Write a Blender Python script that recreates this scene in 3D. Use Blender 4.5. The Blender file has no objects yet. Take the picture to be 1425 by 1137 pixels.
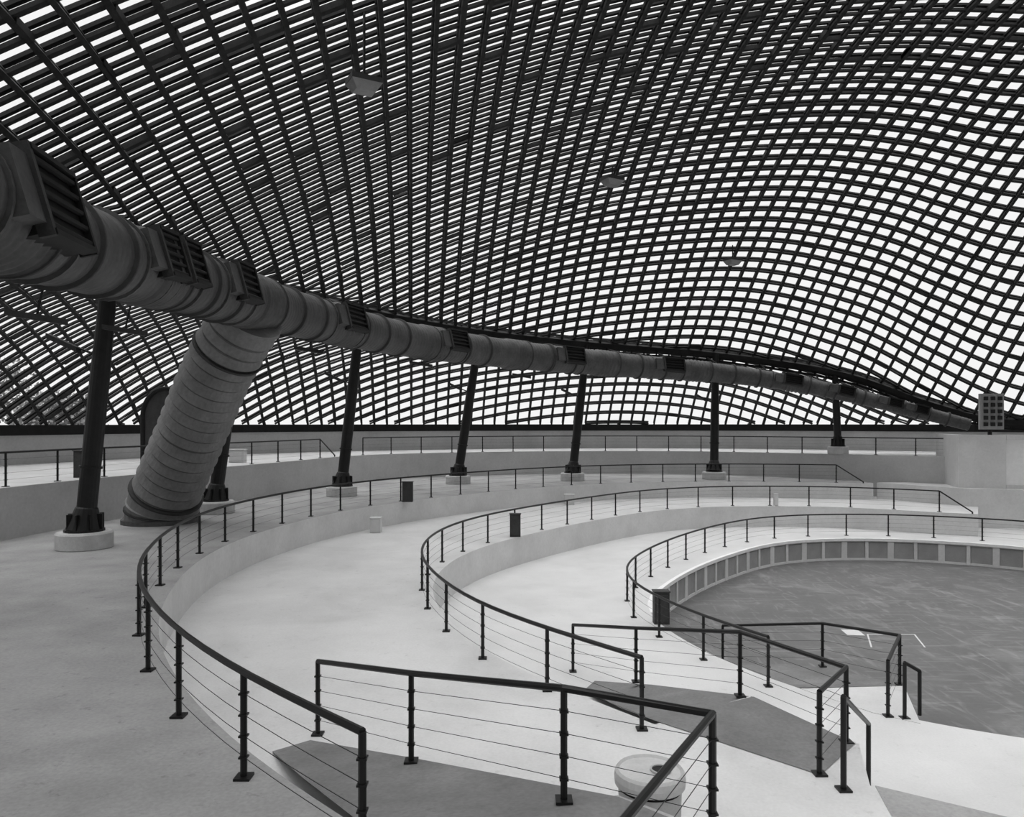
import bpy, math, random
import numpy as np
from mathutils import Vector, Matrix
from mathutils.geometry import tessellate_polygon
random.seed(4)
sc=bpy.context.scene
try:
    sc.view_settings.view_transform='Standard'; sc.view_settings.look='None'
except Exception: pass

# ---------------- materials (all neutral greys: black & white photograph)
def gray(name,base,var=0.12,scale=2.0,rough=0.8,fine=40.0,metal=0.0,stretch=None,scr=0.0,bump=0.0,spec=0.3,spots=0.0):
    m=bpy.data.materials.new(name); m.use_nodes=True; nt=m.node_tree; N=nt.nodes; L=nt.links
    b=N['Principled BSDF']; b.inputs['Roughness'].default_value=rough; b.inputs['Metallic'].default_value=metal
    b.inputs['Specular IOR Level'].default_value=spec
    tc=N.new('ShaderNodeTexCoord'); mp=N.new('ShaderNodeMapping'); L.new(tc.outputs['Object'],mp.inputs['Vector'])
    if stretch: mp.inputs['Scale'].default_value=stretch
    n1=N.new('ShaderNodeTexNoise'); n1.inputs['Scale'].default_value=scale; n1.inputs['Detail'].default_value=8; n1.inputs['Roughness'].default_value=0.6
    n2=N.new('ShaderNodeTexNoise'); n2.inputs['Scale'].default_value=fine; n2.inputs['Detail'].default_value=3
    L.new(mp.outputs['Vector'],n1.inputs['Vector']); L.new(mp.outputs['Vector'],n2.inputs['Vector'])
    r1=N.new('ShaderNodeMapRange'); r1.inputs['From Min'].default_value=0.3; r1.inputs['From Max'].default_value=0.7
    r1.inputs['To Min'].default_value=1-var; r1.inputs['To Max'].default_value=1+var; L.new(n1.outputs['Fac'],r1.inputs['Value'])
    r2=N.new('ShaderNodeMapRange'); r2.inputs['From Min'].default_value=0.3; r2.inputs['From Max'].default_value=0.7
    r2.inputs['To Min'].default_value=1-var*0.5; r2.inputs['To Max'].default_value=1+var*0.5; L.new(n2.outputs['Fac'],r2.inputs['Value'])
    mu=N.new('ShaderNodeMath'); mu.operation='MULTIPLY'; L.new(r1.outputs[0],mu.inputs[0]); L.new(r2.outputs[0],mu.inputs[1])
    mb=N.new('ShaderNodeMath'); mb.operation='MULTIPLY'; mb.inputs[1].default_value=base; L.new(mu.outputs[0],mb.inputs[0])
    out=mb.outputs[0]
    if spots>0:
        n4=N.new('ShaderNodeTexNoise'); n4.inputs['Scale'].default_value=5.5; n4.inputs['Detail'].default_value=6; n4.inputs['Roughness'].default_value=.7
        L.new(tc.outputs['Object'],n4.inputs['Vector'])
        r4=N.new('ShaderNodeMapRange'); r4.inputs['From Min'].default_value=0.60; r4.inputs['From Max'].default_value=0.70
        r4.inputs['To Min'].default_value=1; r4.inputs['To Max'].default_value=1-spots; L.new(n4.outputs['Fac'],r4.inputs['Value'])
        n5=N.new('ShaderNodeTexNoise'); n5.inputs['Scale'].default_value=.35; n5.inputs['Detail'].default_value=4; n5.inputs['Distortion'].default_value=1.0
        L.new(tc.outputs['Object'],n5.inputs['Vector'])
        r5=N.new('ShaderNodeMapRange'); r5.inputs['From Min'].default_value=0.45; r5.inputs['From Max'].default_value=0.65
        r5.inputs['To Min'].default_value=1; r5.inputs['To Max'].default_value=1-spots*.6; L.new(n5.outputs['Fac'],r5.inputs['Value'])
        m4=N.new('ShaderNodeMath'); m4.operation='MULTIPLY'; L.new(r4.outputs[0],m4.inputs[0]); L.new(r5.outputs[0],m4.inputs[1])
        m5=N.new('ShaderNodeMath'); m5.operation='MULTIPLY'; L.new(out,m5.inputs[0]); L.new(m4.outputs[0],m5.inputs[1]); out=m5.outputs[0]
    if scr!=0:
        for k,(sx,sy,rot,sca) in enumerate(((0.5,3.5,0.5,.8),(3.0,0.6,-0.5,.7),(1,1,0,.25))):
            mq=N.new('ShaderNodeMapping'); mq.inputs['Scale'].default_value=(sx,sy,1); mq.inputs['Rotation'].default_value=(0,0,rot)
            L.new(tc.outputs['Object'],mq.inputs['Vector'])
            n3=N.new('ShaderNodeTexNoise'); n3.inputs['Scale'].default_value=sca; n3.inputs['Detail'].default_value=6; n3.inputs['Distortion'].default_value=2.5
            L.new(mq.outputs['Vector'],n3.inputs['Vector'])
            r3=N.new('ShaderNodeMapRange'); r3.inputs['From Min'].default_value=0.55; r3.inputs['From Max'].default_value=0.75
            r3.inputs['To Min'].default_value=0; r3.inputs['To Max'].default_value=scr; L.new(n3.outputs['Fac'],r3.inputs['Value'])
            ad=N.new('ShaderNodeMath'); ad.operation='ADD'; L.new(out,ad.inputs[0]); L.new(r3.outputs[0],ad.inputs[1]); out=ad.outputs[0]
    cc=N.new('ShaderNodeCombineColor')
    for i in range(3): L.new(out,cc.inputs[i])
    L.new(cc.outputs[0],b.inputs['Base Color'])
    if bump>0:
        bp=N.new('ShaderNodeBump'); bp.inputs['Strength'].default_value=bump; bp.inputs['Distance'].default_value=0.02
        L.new(n2.outputs['Fac'],bp.inputs['Height']); L.new(bp.outputs[0],b.inputs['Normal'])
    return m
M_lath=gray('timber_lath',0.02,0.5,3,0.8)
M_beam=gray('dark_timber',0.012,0.3,3,0.8)
M_black=gray('black_paint',0.007,0.2,6,0.4,spec=0.35)
M_steel=gray('column_paint',0.009,0.3,4,0.45,spec=0.35)
M_duct=gray('duct_metal',0.085,0.3,1.3,0.5,fine=12,metal=0.1,bump=0.2)
M_ductl=gray('duct_leg_metal',0.19,0.2,1.6,0.6,fine=10,bump=0.2)
M_legs=gray('duct_leg_seam_shade',0.10,0.2,1.6,0.6,fine=10)  # seam rings coloured darker to stand in for shade in the rib grooves
M_seam=gray('duct_seam',0.045,0.2,4,0.7)
M_vent=gray('vent_dark',0.010,0.3,5,0.6)
M_fA=gray('floor_coat_outer',0.34,0.17,0.7,0.75,fine=25,bump=0.1,spots=.28)
M_fB=gray('floor_coat_middle',0.62,0.08,0.6,0.6,fine=25,bump=0.1,spots=.16)
M_fC=gray('floor_coat_inner',0.62,0.07,0.6,0.6,fine=25,bump=0.1,spots=.12)
M_fF=gray('floor_gallery',0.52,0.1,0.8,0.8,spots=.1)
M_wall=gray('wall_paint',0.62,0.08,0.8,0.8,fine=10,bump=0.1,spots=.1)
M_wallF=gray('wall_paint_gallery',0.50,0.10,0.6,0.8,fine=10,bump=0.1,spots=.12)
M_ramp=gray('ramp_coating',0.19,0.2,1.2,0.85,fine=20,spots=.2)
M_rink=gray('rink_surface',0.115,0.16,0.35,0.45,fine=9,scr=0.09)
M_panel=gray('board_panel',0.30,0.12,1.5,0.7)
M_conc=gray('concrete_base',0.5,0.12,4,0.85)
M_box=gray('grey_box',0.04,0.2,5,0.6)
M_lightbox=gray('pale_plastic',0.6,0.06,4,0.5)
M_bin=gray('bin_plastic',0.42,0.08,6,0.8)
M_binlid=gray('bin_lid',0.5,0.08,6,0.8)
M_white=gray('white_paint',0.8,0.05,6,0.6)
M_glass=gray('lamp_glass',0.25,0.1,6,0.2,spec=0.6)
M_leaf=gray('foliage',0.22,0.4,1.0,0.9)
M_bark=gray('bark',0.08,0.3,3.0,0.9)

# ---------------- mesh builder
class MB:
    def __init__(s): s.v=[]; s.f=[]; s.m=[]; s.mats=[]
    def mi(s,mat):
        if mat not in s.mats: s.mats.append(mat)
        return s.mats.index(mat)
    def add(s,vs,fs,mat):
        o=len(s.v); s.v.extend([tuple(p) for p in vs]); k=s.mi(mat)
        for f in fs: s.f.append(tuple(i+o for i in f)); s.m.append(k)
    def box(s,c,ax,ay,az,hx,hy,hz,mat):
        c=Vector(c); ax=Vector(ax).normalized()*hx; ay=Vector(ay).normalized()*hy; az=Vector(az).normalized()*hz
        vs=[c+ax*i+ay*j+az*k for i in(-1,1) for j in(-1,1) for k in(-1,1)]
        s.add(vs,[(0,1,3,2),(4,6,7,5),(0,4,5,1),(2,3,7,6),(0,2,6,4),(1,5,7,3)],mat)
    def abox(s,c,hx,hy,hz,mat,rot=0):
        s.box(c,(math.cos(rot),math.sin(rot),0),(-math.sin(rot),math.cos(rot),0),(0,0,1),hx,hy,hz,mat)
    def tube(s,path,rad,n,mat,cap=True,closed=False):
        P=[Vector(p) for p in path]; k=len(P)
        T=[]
        for i in range(k):
            if closed: a=P[(i-1)%k]; b=P[(i+1)%k]
            else: a=P[max(0,i-1)]; b=P[min(k-1,i+1)]
            T.append((b-a).normalized())
        up=Vector((0,0,1)) if abs(T[0].z)<0.9 else Vector((1,0,0))
        vs=[]; 
        x=T[0].cross(up).normalized()
        for i in range(k):
            x=(x-T[i]*x.dot(T[i])).normalized(); y=T[i].cross(x)
            r=rad[i] if hasattr(rad,'__len__') else rad
            for j in range(n):
                a=2*math.pi*(j+0.5)/n
                vs.append(P[i]+x*(math.cos(a)*r)+y*(math.sin(a)*r))
        fs=[]
        R=k if closed else k-1
        for i in range(R):
            for j in range(n):
                i2=(i+1)%k
                fs.append((i*n+j,i*n+(j+1)%n,i2*n+(j+1)%n,i2*n+j))
        if cap and not closed:
            fs.append(tuple(range(n))[::-1]); fs.append(tuple((k-1)*n+j for j in range(n)))
        s.add(vs,fs,mat)
    def lathe(s,c,prof,n,mat,axis=None):
        vs=[];fs=[]
        for (r,z) in prof:
            for j in range(n):
                a=2*math.pi*j/n; vs.append((c[0]+r*math.cos(a),c[1]+r*math.sin(a),c[2]+z))
        for i in range(len(prof)-1):
            for j in range(n):
                fs.append((i*n+j,i*n+(j+1)%n,(i+1)*n+(j+1)%n,(i+1)*n+j))
        s.add(vs,fs,mat)
    def slab(s,loops,zt,zb,mt,ms):
        tri=tessellate_polygon([[Vector((p[0],p[1],0)) for p in l] for l in loops])
        flat=[p for l in loops for p in l]
        s.add([(p[0],p[1],zt) for p in flat],[tuple(t) for t in tri],mt)
        for l in loops:
            k=len(l); vs=[(p[0],p[1],zt) for p in l]+[(p[0],p[1],zb) for p in l]
            s.add(vs,[(i,(i+1)%k,k+(i+1)%k,k+i) for i in range(k)],ms)
    def wall(s,pts,thick,z0,z1,mat,closed=False):
        O=offset(pts,thick,closed); k=len(pts); vs=[]
        for a,b in zip(pts,O): vs+= [(a[0],a[1],z0),(a[0],a[1],z1),(b[0],b[1],z1),(b[0],b[1],z0)]
        fs=[]
        for i in range(k if closed else k-1):
            j=(i+1)%k
            for q in range(4): fs.append((i*4+q,i*4+(q+1)%4,j*4+(q+1)%4,j*4+q))
        if not closed: fs+=[(0,1,2,3),((k-1)*4+3,(k-1)*4+2,(k-1)*4+1,(k-1)*4)]
        s.add(vs,fs,mat)
    def build(s,name,smooth=False,parent=None,recalc=True):
        me=bpy.data.meshes.new(name); me.from_pydata(s.v,[],s.f)
        for m in s.mats: me.materials.append(m)
        me.polygons.foreach_set('material_index',s.m)
        if smooth: me.polygons.foreach_set('use_smooth',[True]*len(s.f))
        me.update()
        if recalc:
            import bmesh
            bm=bmesh.new(); bm.from_mesh(me); bmesh.ops.recalc_face_normals(bm,faces=bm.faces); bm.to_mesh(me); bm.free()
        ob=bpy.data.objects.new(name,me); sc.collection.objects.link(ob)
        if parent: ob.parent=parent
        return ob

def catmull(pts,n=8,closed=False):
    P=[np.array(p,float) for p in pts]; k=len(P); out=[]
    for i in range(k if closed else k-1):
        if closed: p0,p1,p2,p3=P[(i-1)%k],P[i],P[(i+1)%k],P[(i+2)%k]
        else: p0=P[max(i-1,0)];p1=P[i];p2=P[i+1];p3=P[min(i+2,k-1)]
        for j in range(n):
            t=j/n
            out.append(0.5*((2*p1)+(-p0+p2)*t+(2*p0-5*p1+4*p2-p3)*t*t+(-p0+3*p1-3*p2+p3)*t**3))
    if not closed: out.append(P[-1])
    return out
def resample(pts,step,closed=False):
    P=[np.array(p,float) for p in pts]
    if closed: P=P+[P[0]]
    D=[0]
    for a,b in zip(P,P[1:]): D.append(D[-1]+np.linalg.norm(b[:2]-a[:2]))
    n=max(2,int(round(D[-1]/step))); A=np.array(P)
    S=np.linspace(0,D[-1],n+1)
    O=np.stack([np.interp(S,D,A[:,c]) for c in range(A.shape[1])],1)
    if closed: O=O[:-1]
    return [o for o in O]
def smooth(pts,it=6,closed=False):
    P=np.array(pts,float)
    for _ in range(it):
        Q=P.copy()
        if closed: Q=0.5*P+0.25*(np.roll(P,1,0)+np.roll(P,-1,0))
        else: Q[1:-1]=0.5*P[1:-1]+0.25*(P[:-2]+P[2:])
        P=Q
    return [p for p in P]
def offset(pts,d,closed=False):   # + = right-hand side
    k=len(pts); out=[]
    for i in range(k):
        if closed: a=pts[(i-1)%k]; b=pts[(i+1)%k]
        else: a=pts[max(0,i-1)]; b=pts[min(k-1,i+1)]
        t=np.array([b[0]-a[0],b[1]-a[1]],float); t/=np.linalg.norm(t)+1e-9
        out.append(np.array([pts[i][0]+t[1]*d,pts[i][1]-t[0]*d]))
    return out
def curve(pts,step=0.6,it=10,closed=False):
    return smooth(resample(catmull(pts,8,closed),step,closed),it,closed)

ZA,ZB,ZC,ZF=2.95,2.05,1.0,4.45
railA=curve([(-1.14,5.75),(-2.55,7.06),(-3.85,8.6),(-4.94,10.17),(-5.9,11.8),(-6.7,13.7),(-7.35,15.8),(-7.86,17.8),(-8.12,19.8),(-8.18,21.7),(-8.0,23.6),(-7.66,25.5),(-7.2,27.5),(-5.68,31.1),(-3.5,34.3),(-.27,38.1),(2.2,40.3),(5.5,42.3),(9.0,43.3),(12.8,43.6),(16.6,43.1),(18.3,42.6)])
railB=curve([(1.8,10.47),(.75,11.7),(-.59,13.5),(-1.37,15.4),(-2.0,17.3),(-2.36,19.15),(-2.43,21.1),(-2.2,23.2),(-1.68,25.07),(-.93,26.8),(.1,28.6),(1.07,30.0),(2.1,31.5),(3.23,33.0),(5.5,35.7),(6.9,37.0),(8.55,38.0),(10.26,38.7),(12.1,39.0),(15.8,38.8),(17.3,38.2),(19.05,37.3),(20.5,36.2)])
railC=curve([(5.16,15.2),(4.18,16.9),(3.57,18.8),(3.2,20.4),(3.26,22.2),(3.7,23.8),(4.72,26),(5.85,28),(6.98,29.7),(8.1,31.2),(9.3,32.6),(10.7,34.0),(12.5,35.1),(14.5,35.6),(16.4,35.7),(18.5,35.4),(20.4,34.6),(22.2,33.4),(25.5,30),(28.0,25)])
edgeA=offset(railA,0.28); edgeB=offset(railB,0.28)
edgeD=curve([(27,13.5),(20,11),(12,11.6),(8.6,12.7),(6.98,13.6),(5.7,15.1),(4.8,16.7),(4.15,18.6),(3.85,20.3),(3.9,22),(4.35,23.5),(5.4,25.6),(6.5,27.5),(7.6,29.1),(8.7,30.5),(9.9,31.9),(11.2,33.2),(12.8,34.2),(14.6,34.75),(16.4,34.8),(18.4,34.4),(20.2,33.6),(22,32.3),(25.3,29),(27.5,24),(28,18)],0.5,6,True)
edgeF=curve([(-15.5,0),(-15.6,8),(-15.2,15),(-14.6,21),(-14.1,25),(-13.1,29),(-11.8,33),(-10.4,38),(-8.9,43.5),(-4.5,47.3),(3,50),(11,50),(17,47),(21.5,43.6),(24.3,41.2)])
Wpts=[(-20,5),(-23,12),(-24,22),(-22,34),(-17,44),(-9,51.5),(2,55.5),(13,56),(22,53),(29.5,48),(36,43.5),(41.5,36),(44,26),(43.5,12),(36,0),(18,-9),(4,-9.5),(-8,-7),(-16,-2)]
W=curve(Wpts,0.8,6,True)
# index in W at far right end
iR=min(range(len(W)),key=lambda i:abs(W[i][0]-29)+abs(W[i][1]-47))
iN=min(range(len(W)),key=lambda i:abs(W[i][0]+15)+abs(W[i][1]+2.5))
Wl=[w for w in W[:iR+1]]            # near-left -> far right
Wn=W[iN:]                           # behind-left -> near-left start
Wall_=Wn+Wl
# ---------------- terraces (floors)
fl=MB(); fl.slab([[(-70,-25),(70,-25),(70,80),(-70,80)]],-0.004,-0.3,M_rink,M_rink); 
fl2=MB(); fl2.slab([edgeD],0.0,-0.2,M_rink,M_rink); fl2.build('floor_rink')
fl.build('ground')
c=MB(); c.slab([W,edgeD],ZC,0,M_fC,M_wall); c.build('floor_inner_terrace')
b=MB()
polyB=list(edgeB)+[(21.8,35.3),(23.6,38.2)]+[W[iR]]+list(Wall_)[::-1]+[(-8,-6.5),(4,-8.5),(18,-7.5),(30,0),(12,5.0),(5.4,8.1),(4.2,8.85),(4.6,10.0),(3.7,11.75)]
b.slab([polyB],ZB,0,M_fB,M_wall); b.build('floor_middle_terrace')
a=MB()
Wa=[w for w in Wall_ if w[0]<20.5]
polyA=list(edgeA)+[(20.2,42.2),(20.5,53.8)]+Wa[::-1]+[(-8,-6.5),(1.0,-6.5),(0.9,2.0),(.45,4.0),(1.72,6.15),(.95,6.8)]
a.slab([polyA],ZA,0,M_fA,M_wall); a.build('floor_outer_terrace')
a=MB(); a.slab([[(20.6,42.6),(23.4,38.5),(35,35.6),(36,39.5),(25,43.2)]],ZA,0,M_fB,M_wall); a.build('floor_side_terrace')
g=MB()
Wf=[w for w in Wall_ if w[1]>1 or w[0]>0]
polyF=list(edgeF)+[W[iR]]+Wf[::-1]
g.slab([polyF],ZF,0,M_fF,M_wallF); g.build('floor_upper_gallery')

# ---------------- outer wall + sill beam
w=MB(); w.wall(W,-0.35,0,5.75,M_wallF,True); w.build('wall_outer')
w=MB(); w.wall(offset(W,0.05,True),-0.5,5.75,6.22,M_beam,True); w.build('trim_sill_beam')
# right hand service wall
w=MB(); pts=[(24.6,43.2),(23.5,39.3),(25.3,38.8)]
w.wall(pts,0.3,ZA,5.7,M_wall); w.wall([(27.0,38.4),(36,36.2)],0.3,ZA,5.7,M_wall)
w.wall([(25.3,38.8),(27.0,38.4)],0.3,5.45,5.7,M_wall); w.wall([(25.3,38.8),(27.0,38.4)],0.3,ZA,ZA+.2,M_wall)
w.build('wall_right')
w=MB(); w.wall([(25.3,38.7),(27.0,38.3)],0.06,ZA+.2,5.45,M_white); w.build('window_1')  # solid pane, its white colour stands in for daylight in the window

# ---------------- ramps
def ramp(name,L_,R_):
    m=MB(); k=len(L_); vs=[]
    for p,q in zip(L_,R_): vs+=[p,q,(q[0],q[1],q[3] if len(q)>3 else 0),(p[0],p[1],0)]
    vs=[tuple(v[:3]) for v in vs]; 
    m.add(vs,[(i*4,i*4+1,i*4+5,i*4+4) for i in range(k-1)],M_ramp)
    m.add(vs,[(i*4+1,i*4+2,i*4+6,i*4+5) for i in range(k-1)],M_wall)
    m.build(name)
ramp('ramp_outer',[(-3.1,9.75,ZB+.01),(-2.3,8.3,2.4),(-.95,5.95,ZA+.01),(-.6,4.2,ZA+.01)],[(-2.7,10.1,ZB+.01),(-1.15,8.75,2.42),(.95,6.75,ZA+.01),(1.65,6.1,ZA+.01)])
ramp('ramp_middle',[(1.45,15.0,ZC+.01),(1.8,12.6,1.55),(2.05,10.75,ZB+.01),(3.72,9.1,ZB+.01)],[(1.7,15.5,ZC+.01),(2.55,13.8,1.52),(3.75,11.7,ZB+.01),(4.55,10.0,ZB+.01)])
ramp('ramp_inner',[(4.1,19.0,.01),(4.9,16.6,.6),(5.75,15.1,ZC+.01)],[(5.5,19.9,.01),(7.25,17.5,.65),(7.9,15.2,ZC+.01)])
m=MB(); m.slab([[(5.75,15.05),(7.9,15.2),(7.2,13.3),(6.6,13.8)]],ZC+.01,0,M_fC,M_wall); m.build('floor_ramp_landing')
m=MB(); m.slab([[(4.25,8.83),(5.4,8.08),(12,4.98),(11.8,4.4),(5.2,7.45),(4.1,8.15)]],ZB+.012,ZB,M_fA,M_wall); m.build('trim_step_edge')

# ---------------- railings
def railing(name,path,spacing=1.93,h=1.0,posts=None,r=0.034,cables=True,endslope=None):
    m=MB(); P=[np.array(p,float) for p in path]
    top=[(p[0],p[1],p[2]+h) for p in P]
    m.tube(top,r,8,M_black)
    if posts is None: posts=resample(P,spacing)
    for p in posts:
        m.tube([(p[0],p[1],p[2]),(p[0],p[1],p[2]+h)],r*0.95,8,M_black)
        m.abox((p[0],p[1],p[2]+.012),.075,.075,.012,M_black)
        for hh in (.2,.4,.6,.8): m.abox((p[0],p[1],p[2]+hh*h),.04,.04,.008,M_black)
    if cables:
        for hh in (.2,.4,.6,.8):
            m.tube([(p[0],p[1],p[2]+hh*h) for p in P],.0035,4,M_black)
    if endslope is not None:
        e=endslope; p=P[-1]
        m.tube([(p[0],p[1],p[2]+h),(e[0],e[1],e[2]+.08)],r,8,M_black)
        m.tube([(e[0],e[1],e[2]),(e[0],e[1],e[2]+.1)],r,8,M_black)
    return m.build(name)
def withz(pts,z): return [(p[0],p[1],z) for p in pts]
railing('railing',withz(railA,ZA),endslope=(19.6,42.1,ZA))
railing('railing',withz(railB,ZB),endslope=(21.6,35.4,ZB))
railing('railing',withz(railC,ZC))
def seg(pts,**k): return railing('railing',pts,posts=pts,**k)
seg([(-2.65,10.3,ZB),(-1.14,8.54,2.47),(.46,6.69,ZA),(1.62,6.1,ZA),(.42,4.05,ZA),(.0,3.2,ZA)])
seg([(1.3,16.1,ZC),(2.3,14.0,1.5),(3.55,11.75,ZB),(4.45,10.05,ZB),(3.72,9.13,ZB)])
seg([(5.5,19.7,0.02),(7.2,17.5,.66),(7.86,15.3,ZC),(6.8,13.65,ZC)])
def handrail(p,q,z0,z1,zt0,zt1):
    m=MB(); m.tube([(p[0],p[1],zt0),(q[0],q[1],zt1)],.034,8,M_black)
    m.tube([(p[0],p[1],z0),(p[0],p[1],zt0)],.034,8,M_black); m.tube([(q[0],q[1],z1),(q[0],q[1],zt1)],.034,8,M_black)
    m.abox((p[0],p[1],z0+.012),.075,.075,.012,M_black); m.build('stair_handrail')
handrail((3.84,8.74),(5.22,11.05),ZB,ZC,ZB+1.08,ZC+.9)
handrail((7.05,13.55),(7.4,13.7),ZC,ZC,ZC+1,ZC+.8)
seg2=resample([(p[0],p[1]) for p in offset(edgeF,-0.25)],0.6)
kF=[p for p in seg2 if p[1]>1]
kF1=[p for p in kF if p[1]<40.5 and p[0]<-9]
railing('railing',withz(kF1,ZF),spacing=2.1,endslope=(kF1[-1][0]+.4,kF1[-1][1]+1.6,ZF))
kF2=[p for p in kF if p[1]>44 or p[0]>0]
railing('railing',withz(kF2,ZF),spacing=2.1)

# ---------------- rink boards
m=MB(); D=resample(edgeD,1.05,True); 
ED=[d for d in edgeD]
def area(P): return sum(P[i][0]*P[(i+1)%len(P)][1]-P[(i+1)%len(P)][0]*P[i][1] for i in range(len(P)))
sgn=-1 if area(ED)>0 else 1   # inside of the loop
for i in range(len(D)):
    p=D[i]; q=D[(i+1)%len(D)]
    if p[1]<20.3 or q[1]<20.3: continue
    t=np.array([q[0]-p[0],q[1]-p[1]]); Ln=np.linalg.norm(t); t/=Ln; n=np.array([t[1],-t[0]])*sgn
    mid=(p[:2]+q[:2])/2
    m.box((mid[0]+n[0]*.02,mid[1]+n[1]*.02,.46),(t[0],t[1],0),(n[0],n[1],0),(0,0,1),Ln*.5-.10,.02,.36,M_panel)
    m.box((p[0]+n[0]*.04,p[1]+n[1]*.04,.48),(t[0],t[1],0),(n[0],n[1],0),(0,0,1),.07 if i%2 else .13,.045,.48,M_wall)
    m.box((mid[0]+n[0]*.05,mid[1]+n[1]*.05,.95),(t[0],t[1],0),(n[0],n[1],0),(0,0,1),Ln*.51,.07,.06,M_white)
    m.box((mid[0]+n[0]*.04,mid[1]+n[1]*.04,.05),(t[0],t[1],0),(n[0],n[1],0),(0,0,1),Ln*.51,.03,.05,M_wall)
m.build('rink_boards')
# painted mark on rink
m=MB()
for (p,q) in (((10.1,21.2),(10.6,22.5)),((10.6,22.5),(12.0,22.5)),((12.0,22.5),(11.6,21.2))):
    t=Vector((q[0]-p[0],q[1]-p[1],0)); L_=t.length
    m.box(((p[0]+q[0])/2,(p[1]+q[1])/2,.004),t,(-t.y,t.x,0),(0,0,1),L_/2,.022,.003,M_lightbox)
m.box((10.25,22.7,.004),(1,-.1,0),(.1,1,0),(0,0,1),.25,.3,.004,M_lightbox)
m.build('rink_marking')

# ---------------- gridshell
ring=[(-8.6,3,10.3),(-10.3,9,11.0),(-10.8,15,11.4),(-10.7,20.5,11.6),(-9.9,28,11.7),(-6.9,35,11.6),(-2,41.2,11.4),(4.4,44.8,11.1),(12.5,46.4,10.6),(19.6,45.4,9.4),(24.5,44.2,7.5),(28,43,6.5),(34,40.5,6.25),(39.5,33.5,6.22),(42.3,25,6.22),(41.8,12,6.22),(34,1.5,7),(18,-7,8),(4,-7.8,9),(-4,-3.5,9.7)]
RG=catmull(ring,10,True)
AX,AY,AZ=14.5,23.0,19.6
def polar(P):
    th=np.array([math.atan2(p[1]-AY,p[0]-AX) for p in P]); r=np.array([math.hypot(p[1]-AY,p[0]-AX) for p in P])
    o=np.argsort(th); return th[o],r[o],o
thR,rR,oR=polar(RG); zR=np.array([p[2] for p in RG])[oR]
thW,rW,_=polar(offset(W,-0.1,True))
def shell(x,y):
    x=np.asarray(x,float); y=np.asarray(y,float)
    dx=x-AX; dy=y-AY; th=np.arctan2(dy,dx); r=np.hypot(dx,dy)
    R1=np.interp(th,thR,rR,period=2*np.pi); Z1=np.interp(th,thR,zR,period=2*np.pi); R2=np.maximum(np.interp(th,thW,rW,period=2*np.pi),R1+.3)
    q=r/R1
    zi=AZ-(AZ-Z1)*np.clip(q,0,1)**2.0
    u=np.clip((r-R1)/(R2-R1),0,1)
    zo=Z1+(6.2-Z1)*u**1.9+0.9*np.sin(np.pi*np.clip(u,0,1))*np.clip((Z1-6.3)/4,0,1)
    return np.where(q<=1,zi,zo),(r<=R2)
# lath net: one family fans gently away from the near end, the other crosses it at right angles
FC=np.array([14.0,-107.0]); FR=130.0
S=0.68; HW=0.062; HT=0.038
gs=MB(); 
def net(a,b):   # a: across (m at mid hall), b: along
    t=a/FR; r=FR+b
    return FC[0]+r*np.sin(t),FC[1]+r*np.cos(t)
def lathline(fun,off):
    ss=np.arange(-75,75,0.7)
    X,Y=fun(ss)
    _,ok=shell(X,Y)
    idx=np.where(ok)[0]
    if len(idx)<3: return
    runs=np.split(idx,np.where(np.diff(idx)>1)[0]+1)
    for rn in runs:
        if len(rn)<3: continue
        s0,s1=ss[rn[0]],ss[rn[-1]]
        def bis(a,b):
            for _ in range(10):
                c_=(a+b)/2
                if shell(*fun(c_))[1]: a=c_
                else: b=c_
            return a
        sv=np.concatenate([[bis(s0,s0-.7)],ss[rn],[bis(s1,s1+.7)]])
        X_,Y_=fun(sv)
        Z_=shell(X_,Y_)[0]; h=.25
        gx=(shell(X_+h,Y_)[0]-shell(X_-h,Y_)[0])/(2*h); gy=(shell(X_,Y_+h)[0]-shell(X_,Y_-h)[0])/(2*h)
        Nn=np.stack([-gx,-gy,np.ones_like(gx)],1); Nn/=np.linalg.norm(Nn,axis=1)[:,None]
        P=np.stack([X_,Y_,Z_],1); T=np.gradient(P,axis=0); T/=np.linalg.norm(T,axis=1)[:,None]
        B=np.cross(T,Nn); B/=np.linalg.norm(B,axis=1)[:,None]
        C=P+Nn*off
        hw=HW*random.uniform(.85,1.15)
        V=np.stack([C-B*hw-Nn*HT,C+B*hw-Nn*HT,C+B*hw+Nn*HT,C-B*hw+Nn*HT],1).reshape(-1,3)
        k=len(sv); fs=[]
        for i in range(k-1):
            for q in range(4): fs.append((i*4+q,i*4+(q+1)%4,i*4+4+(q+1)%4,i*4+4+q))
        gs.add(V.tolist(),fs,M_lath)
for k in range(-82,82):
    for off in (0.0,0.16): lathline(lambda s,k=k:net(k*S+0*s,s),off)
    for off in (0.08,0.24): lathline(lambda s,k=k:net(s,k*S+0*s),off)
# packing blocks between laths
for _ in range(2600):
    i=random.randint(-60,60); j=random.randint(-60,60)
    x0,y0=net(i*S,j*S)
    if not shell(x0,y0)[1]: continue
    if random.random()<.5: x1,y1=net(i*S,(j+.5)*S)
    else: x1,y1=net((i+.5)*S,j*S)
    z1=float(shell(x1,y1)[0]); d=Vector((x1-x0,y1-y0,z1-float(shell(x0,y0)[0])))
    sd=d.cross(Vector((0,0,1)))
    gs.box((x1,y1,z1+.05),d,sd,sd.cross(d),.33,.08,.07,M_lath)
gs.build('gridshell_roof',recalc=False)
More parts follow.
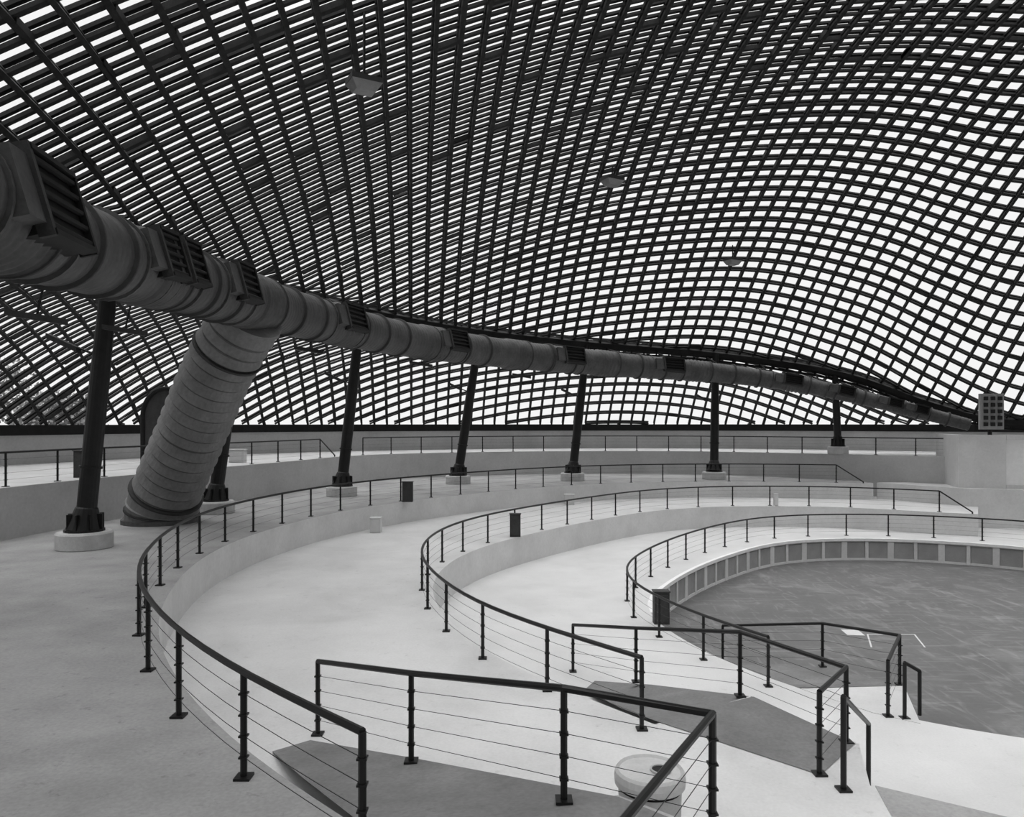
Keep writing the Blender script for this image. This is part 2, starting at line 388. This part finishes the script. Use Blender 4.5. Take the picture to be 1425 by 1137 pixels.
# ring beam
m=MB(); 
RB=resample(RG,0.8,True)
m.tube([(p[0],p[1],p[2]-.12) for p in RB],.24,6,M_beam,closed=True)
m.tube([(p[0],p[1],p[2]-.5) for p in RB],.07,6,M_beam,closed=True)
for p in RB: m.tube([(p[0],p[1],p[2]-.5),(p[0],p[1],p[2]-.1)],.05,5,M_beam)
m.build('ring_beam')

# ---------------- columns
cols=[((-11.5,20.3,ZA),(-10.7,20.4,11.5)),((-11.1,28.2,ZA),(-9.9,28.2,11.6)),((-7.85,34.8,ZA),(-6.95,35,11.5)),((-3.0,41.9,ZA),(-1.7,41.5,11.3)),((3.55,44.2,ZA),(4.5,44.8,11.0)),((12.1,45.2,ZA),(12.5,46.3,10.5)),((19.7,45.6,ZF),(19.4,45.4,9.3))]
for bs,tp in cols:
    m=MB(); B_=Vector(bs); T_=Vector(tp)
    k=1.0 if bs[2]==ZA else .85
    m.lathe(bs,[(0,-.0),(.68*k,0),(.70*k,.02),(.70*k,.40),(.66*k,.45),(0,.45)],28,M_conc)
    d=(T_-B_).normalized(); s0=B_+Vector((0,0,.45))
    m.lathe((bs[0],bs[1],bs[2]+.45),[(.50*k,0),(.50*k,.06),(.0,.06)],20,M_steel)
    m.tube([s0+d*.05,s0+d*.3,s0+d*.62,s0+d*.66],[.46*k,.38*k,.28*k,.25*k],16,M_steel)
    for j in range(8):
        an=j*math.pi/4; v=Vector((math.cos(an),math.sin(an),0))
        m.box(s0+v*.36*k+d*.25,v,v.cross(Vector((0,0,1))),(0,0,1),.1,.02,.22,M_steel)
    L_=(T_-s0).length
    m.tube([s0+d*.6,s0+d*L_*.5,s0+d*L_],[.25*k,.25*k,.19*k],18,M_steel)
    m.tube([s0+d*1.7,s0+d*1.76],[.29*k,.29*k],18,M_steel)
    m.build('steel_column')

# ---------------- air duct
dp=[(-5.2,3,9.0),(-6.3,7,9.0),(-7.0,10.5,9.1),(-7.5,13.5,9.35),(-7.75,17.5,9.65),(-7.6,21.5,9.82),(-7.05,25.5,9.92),(-4.65,32,9.88),(-.45,38,9.82),(5.5,42.3,9.62),(12.4,44.7,9.25),(16.9,45.0,8.65),(19.6,44.6,8.05),(22.2,44.0,7.35),(26.0,42.9,6.2)]
dR=[.74,.74,.74,.75,.76,.78,.75,.73,.72,.68,.56,.48,.44,.40,.34]
DP=np.array(catmull([(*p,r) for p,r in zip(dp,dR)],30))
dd=np.concatenate([[0],np.cumsum(np.linalg.norm(np.diff(DP[:,:3],axis=0),axis=1))]); TL=dd[-1]
SS=np.arange(0,TL,.04); Q=np.stack([np.interp(SS,dd,DP[:,c]) for c in range(4)],1)
def ripple(s):
    ph=s%6.2
    if ph<1.3: return .055*(1-abs(((s%.24)/.24)*2-1))      # flexible bellows
    if ph<1.42 or 2.9<ph<2.98 or 4.5<ph<4.58: return .05
    return .006*math.sin(2*math.pi*s/.2)
rad=[float(q[3])+ripple(s) for q,s in zip(Q,SS)]
duct=bpy.data.objects.new('ventilation_duct',None); sc.collection.objects.link(duct)
m=MB(); m.tube([q[:3] for q in Q],rad,36,M_duct)
for s0_ in (1.36,2.94,4.54):
    for s in np.arange(s0_,TL-1,6.2):
        i=int(s/.04); m.tube([Q[i-1,:3],Q[i+1,:3]],float(Q[i,3])+.075,36,M_seam)
m.build('main_pipe',smooth=True,parent=duct)
def atu(s):
    i=int(np.clip(s/.04,1,len(Q)-2)); P=Vector(Q[i,:3]); T=(Vector(Q[i+1,:3])-Vector(Q[i-1,:3])).normalized()
    n=Vector((T.y,-T.x,0)).normalized(); return P,T,n,float(Q[i,3])
def s_at_u(u):
    k=np.argmin(np.abs(Q[:,0]/np.maximum(Q[:,1],1)-u)); return SS[k]
m=MB()
for br,sc_ in ((-.685,1.15),(-.505,.8),(-.470,.7),(-.390,.85),(-.232,1),(-.088,1),(.072,1),(.207,1),(.368,.85),(.44,.7),(.505,.6),(.54,.55)):
    P,T,n,R=atu(s_at_u(br)); up=T.cross(n); 
    if up.z<0: up=-up
    d=(n*.95+up*.25).normalized(); u2=T.cross(d).normalized()
    if u2.z<0: u2=-u2
    L_=.62*sc_; Hh=R*(.62 if sc_<1.1 else .74)
    C=P+d*(R*.94)
    m.box(C-d*.1,T,d,u2,L_,.22,Hh,M_vent)
    m.box(C+d*.11-T*L_,T,d,u2,.05,.10,Hh*1.1,M_box)
    m.box(C+d*.10+T*L_,T,d,u2,.04,.12,Hh*1.1,M_vent)
    for s_ in (-1,1): m.box(C+d*.13+u2*Hh*s_,T,d,u2,L_,.1,.04,M_vent)
    for j in range(5):
        z_=(-.8+.4*j)*Hh; m.tube([C+d*.16+u2*z_-T*L_,C+d*.16+u2*z_+T*L_],Hh*.09,6,M_vent)
    m.box(C-T*(L_+.28)-d*.05,T,d,u2,.24,.2,Hh*.8,M_duct)
    m.tube([P-T*(L_+.62),P-T*(L_+.56)],R+.06,30,M_duct)
    m.tube([P+T*(L_+.16),P+T*(L_+.22)],R+.06,30,M_duct)
m.build('air_outlets',parent=duct)
# hangers between duct and ring beam
m=MB()
for s in np.arange(2,TL-1,3.1):
    P,T,n,R=atu(s); j=min(range(len(RB)),key=lambda i:(RB[i][0]-P.x)**2+(RB[i][1]-P.y)**2)
    m.tube([P+Vector((0,0,R)),Vector(RB[j])-Vector((0,0,.3))],.045,6,M_beam)
m.build('hangers',parent=duct)
# big leg
A_=Vector((-11.9,25.6,ZA)); B_=Vector((-7.75,22.3,9.5))
ctrl=catmull([tuple(A_),(-11.65,25.4,3.9),(-10.4,24.4,5.9),(-9.0,23.2,8.0),tuple(B_)],60)
ctrl=np.array(ctrl); cd=np.concatenate([[0],np.cumsum(np.linalg.norm(np.diff(ctrl,axis=0),axis=1))])
path=[];rr=[];m=MB()
for s in np.arange(0,cd[-1],.03):
    p=[np.interp(s,cd,ctrl[:,c]) for c in range(3)]; path.append(p)
    f=(s%.42)/.42; base=1.03-.012*s
    if s<1.1: base=1.15-.05*s/1.1
    rr.append(base+(.10*(1-f) if s>1.1 else (.05 if s%.55<.06 else 0)))
m.tube(path,rr,44,M_ductl)
s=1.26
while s<cd[-1]-.5:
    pa=[np.interp(s-.09,cd,ctrl[:,c]) for c in range(3)]; pb=[np.interp(s-.03,cd,ctrl[:,c]) for c in range(3)]
    m.tube([pa,pb],[1.03-.012*s+.034,1.03-.012*s+.034],44,M_legs,cap=False); s+=.42
for s in (.35,1.05,cd[-1]-1.5):
    pa=[np.interp(s,cd,ctrl[:,c]) for c in range(3)]; pb=[np.interp(s+.07,cd,ctrl[:,c]) for c in range(3)]
    m.tube([pa,pb],1.19 if s<2 else 1.08,44,M_seam)
m.build('leg_pipe',smooth=False,parent=duct)
m=MB(); m.lathe((A_.x,A_.y,ZA),[(0,0.0),(1.24,0),(1.24,.14),(0,.14)],36,M_duct); m.build('leg_base',parent=duct)

# ---------------- waste bin
m=MB(); cb=(1.36,7.45,ZB)
m.lathe(cb,[(0,0),(.27,0),(.29,.05),(.31,.66)],32,M_bin)
m.lathe(cb,[(.31,.66),(.30,.665),(.30,.70),(.31,.70)],32,M_black)
m.lathe(cb,[(.31,.70),(.345,.70),(.35,.76),(.34,.82),(.32,.845),(.30,.82),(0,.84)],32,M_binlid)
m.lathe((cb[0]+.1,cb[1]-.03,cb[2]),[(.10,.82),(.105,.855),(.085,.855),(.085,.835)],20,M_bin)
m.lathe((cb[0]+.1,cb[1]-.03,cb[2]),[(.085,.843),(0,.843)],20,M_black)  # lid is closed, black disc paints the dark of its opening
m.build('waste_bin',smooth=False)

# ---------------- floodlights under shell
for (x,y,s_) in ((-3.33,17,.36),(4.25,32,.42),(11.4,39,.40)):
    m=MB(); zt=float(shell(x,y)[0]); z={17:13.95,32:17.1,39:14.7}[y]; z=min(z,zt-.5)
    m.abox((x,y,z+.12*s_),s_,s_*.75,.16*s_,M_box,.5)
    vs=[];
    for zz,k in ((z,1.0),(z-.55*s_,.62)):
        for a_,b_ in ((-1,-1),(1,-1),(1,1),(-1,1)):
            X=a_*s_*k; Y=b_*s_*.75*k; vs.append((x+X*math.cos(.5)-Y*math.sin(.5),y+X*math.sin(.5)+Y*math.cos(.5),zz))
    m.add(vs,[(0,1,5,4),(1,2,6,5),(2,3,7,6),(3,0,4,7),(4,5,6,7)],M_glass)
    m.tube([(x,y,z+.1),(x,y,zt+.1)],.03,6,M_black)
    m.build('floodlight')
for bs,tp in cols[:6]:
    B_=Vector(bs); T_=Vector(tp); C=B_.lerp(T_,.60)
    m=MB(); m.tube([C,C+Vector((-.9,-.3,.35))],.03,6,M_black)
    m.box(C+Vector((-.9,-.3,.35)),(1,.3,-.5),(0,1,0),(0,0,1),.4,.12,.07,M_box)
    m.build('column_lamp')
for (x,y,z) in ((-9.2,14.6,8.35),(-10.0,19.5,8.7),(-7.2,26.8,8.9),(-4.0,33.2,8.9),(0.5,39.0,8.75)):
    m=MB(); m.box((x,y,z),(1,.2,-.15),(0,1,0),(0,0,1),.5,.12,.06,M_box); m.tube([(x,y,z),(x+.2,y,z+.9)],.025,6,M_black); m.build('strip_lamp')

# ---------------- boxes on walls/rails
def cab(x,y,z,hx,hy,hz,mat,name='junction_box',rot=0):
    m=MB(); m.abox((x,y,z+hz),hx,hy,hz,mat,rot); m.abox((x,y-hy-.01,z+hz),hx*.8,.012,hz*.85,mat,rot)
    m.abox((x,y,z+2*hz+.015),hx*1.1,hy*1.15,.015,mat,rot); m.build(name)
cab(-4.45,32.2,ZA,.22,.12,.42,M_box)
cab(.12,28.3,ZB,.2,.12,.42,M_box)
cab(3.95,20.0,ZC,.2,.14,.42,M_box)
cab(-5.3,29.4,ZB,.2,.2,.28,M_lightbox)
cab(3.0,39.6,ZB,.25,.2,.25,M_lightbox)
cab(13.6,38.9,ZB,.1,.08,.3,M_lightbox)
cab(-14.6,25.8,ZF,.28,.2,.45,M_box,'electric_cabinet')
cab(-12.9,35.5,ZF,.35,.2,.3,M_lightbox,'electric_cabinet')
# speaker panel at the right end
m=MB(); m.abox((24.6,38.75,6.9),.55,.12,.92,M_panel,-.2)
for i in range(3):
    for j in range(5): m.abox((24.25+.32*i,38.61-.065*i,6.25+.33*j),.10,.03,.10,M_black,-.2)
m.tube([(24.6,38.85,5.7),(24.6,38.85,6.0)],.1,8,M_black)
m.build('loudspeaker_panel')
# arched entrance on gallery
m=MB(); cx,cy=-14.9,32.5
arc=[(cx+1.0*math.cos(a_),cy,6.6+1.2*math.sin(a_)) for a_ in np.linspace(0,math.pi,20)]
arc=[(cx+1.0,cy,ZF)]+arc+[(cx-1.0,cy,ZF)]
k=len(arc); vs=arc+[(p[0],p[1]+1.0,p[2]) for p in arc]
m.add(vs,[tuple(range(k)),tuple(range(k,2*k))]+[(i,(i+1)%k,k+(i+1)%k,k+i) for i in range(k)],M_box)
m.tube(arc,.10,8,M_beam)
m.build('entrance_arch')
# trees outside the shell on the left
for (tx,ty,th_,tr) in ((-36,42,9.5,4.2),(-45,62,12.0,5.5),(-33,55,8.5,3.2)):
    m=MB(); m.tube([(tx,ty,0),(tx+.2,ty,th_*.5),(tx-.1,ty+.2,th_*.85)],[.35,.25,.08],8,M_bark)
    for _ in range(7):
        a_=random.uniform(0,6.28); m.tube([(tx,ty,th_*.45),(tx+math.cos(a_)*tr*.7,ty+math.sin(a_)*tr*.7,th_*random.uniform(.6,.9))],[.12,.03],5,M_bark)
    vs=[];fs=[]
    for _ in range(2600):
        v=Vector((random.gauss(0,1),random.gauss(0,1),random.gauss(0,1))).normalized()*random.uniform(.45,1)
        c_=Vector((tx+v.x*tr,ty+v.y*tr,th_*.75+v.z*tr*.75))
        u_=Vector((random.gauss(0,1),random.gauss(0,1),random.gauss(0,1))).normalized(); w_=u_.orthogonal().normalized()
        o=len(vs); vs+=[c_-u_*.2,c_+w_*.11,c_+u_*.2,c_-w_*.11]; fs.append((o,o+1,o+2,o+3))
    m.add(vs,fs,M_leaf); m.build('tree',recalc=False)

# ---------------- camera & world
cam=bpy.data.cameras.new('camera'); co=bpy.data.objects.new('camera',cam); sc.collection.objects.link(co)
co.location=(0,0,6.3); co.rotation_euler=(math.radians(90),0,0); cam.sensor_width=36; cam.lens=26.53; cam.shift_y=20.5/1425; cam.clip_end=500
sc.camera=co
# overcast sky: brighter towards the zenith
wd=bpy.data.worlds.new('overcast'); sc.world=wd; wd.use_nodes=True
N=wd.node_tree.nodes; L=wd.node_tree.links
bg=N['Background']; bg.inputs[0].default_value=(1,1,1,1)
tc=N.new('ShaderNodeTexCoord'); sp=N.new('ShaderNodeSeparateXYZ'); mr=N.new('ShaderNodeMapRange')
L.new(tc.outputs['Generated'],sp.inputs[0]); L.new(sp.outputs['Z'],mr.inputs['Value'])
mr.inputs['From Min'].default_value=.45; mr.inputs['From Max'].default_value=1.0
mr.inputs['To Min'].default_value=.92; mr.inputs['To Max'].default_value=4.0
L.new(mr.outputs[0],bg.inputs[1])
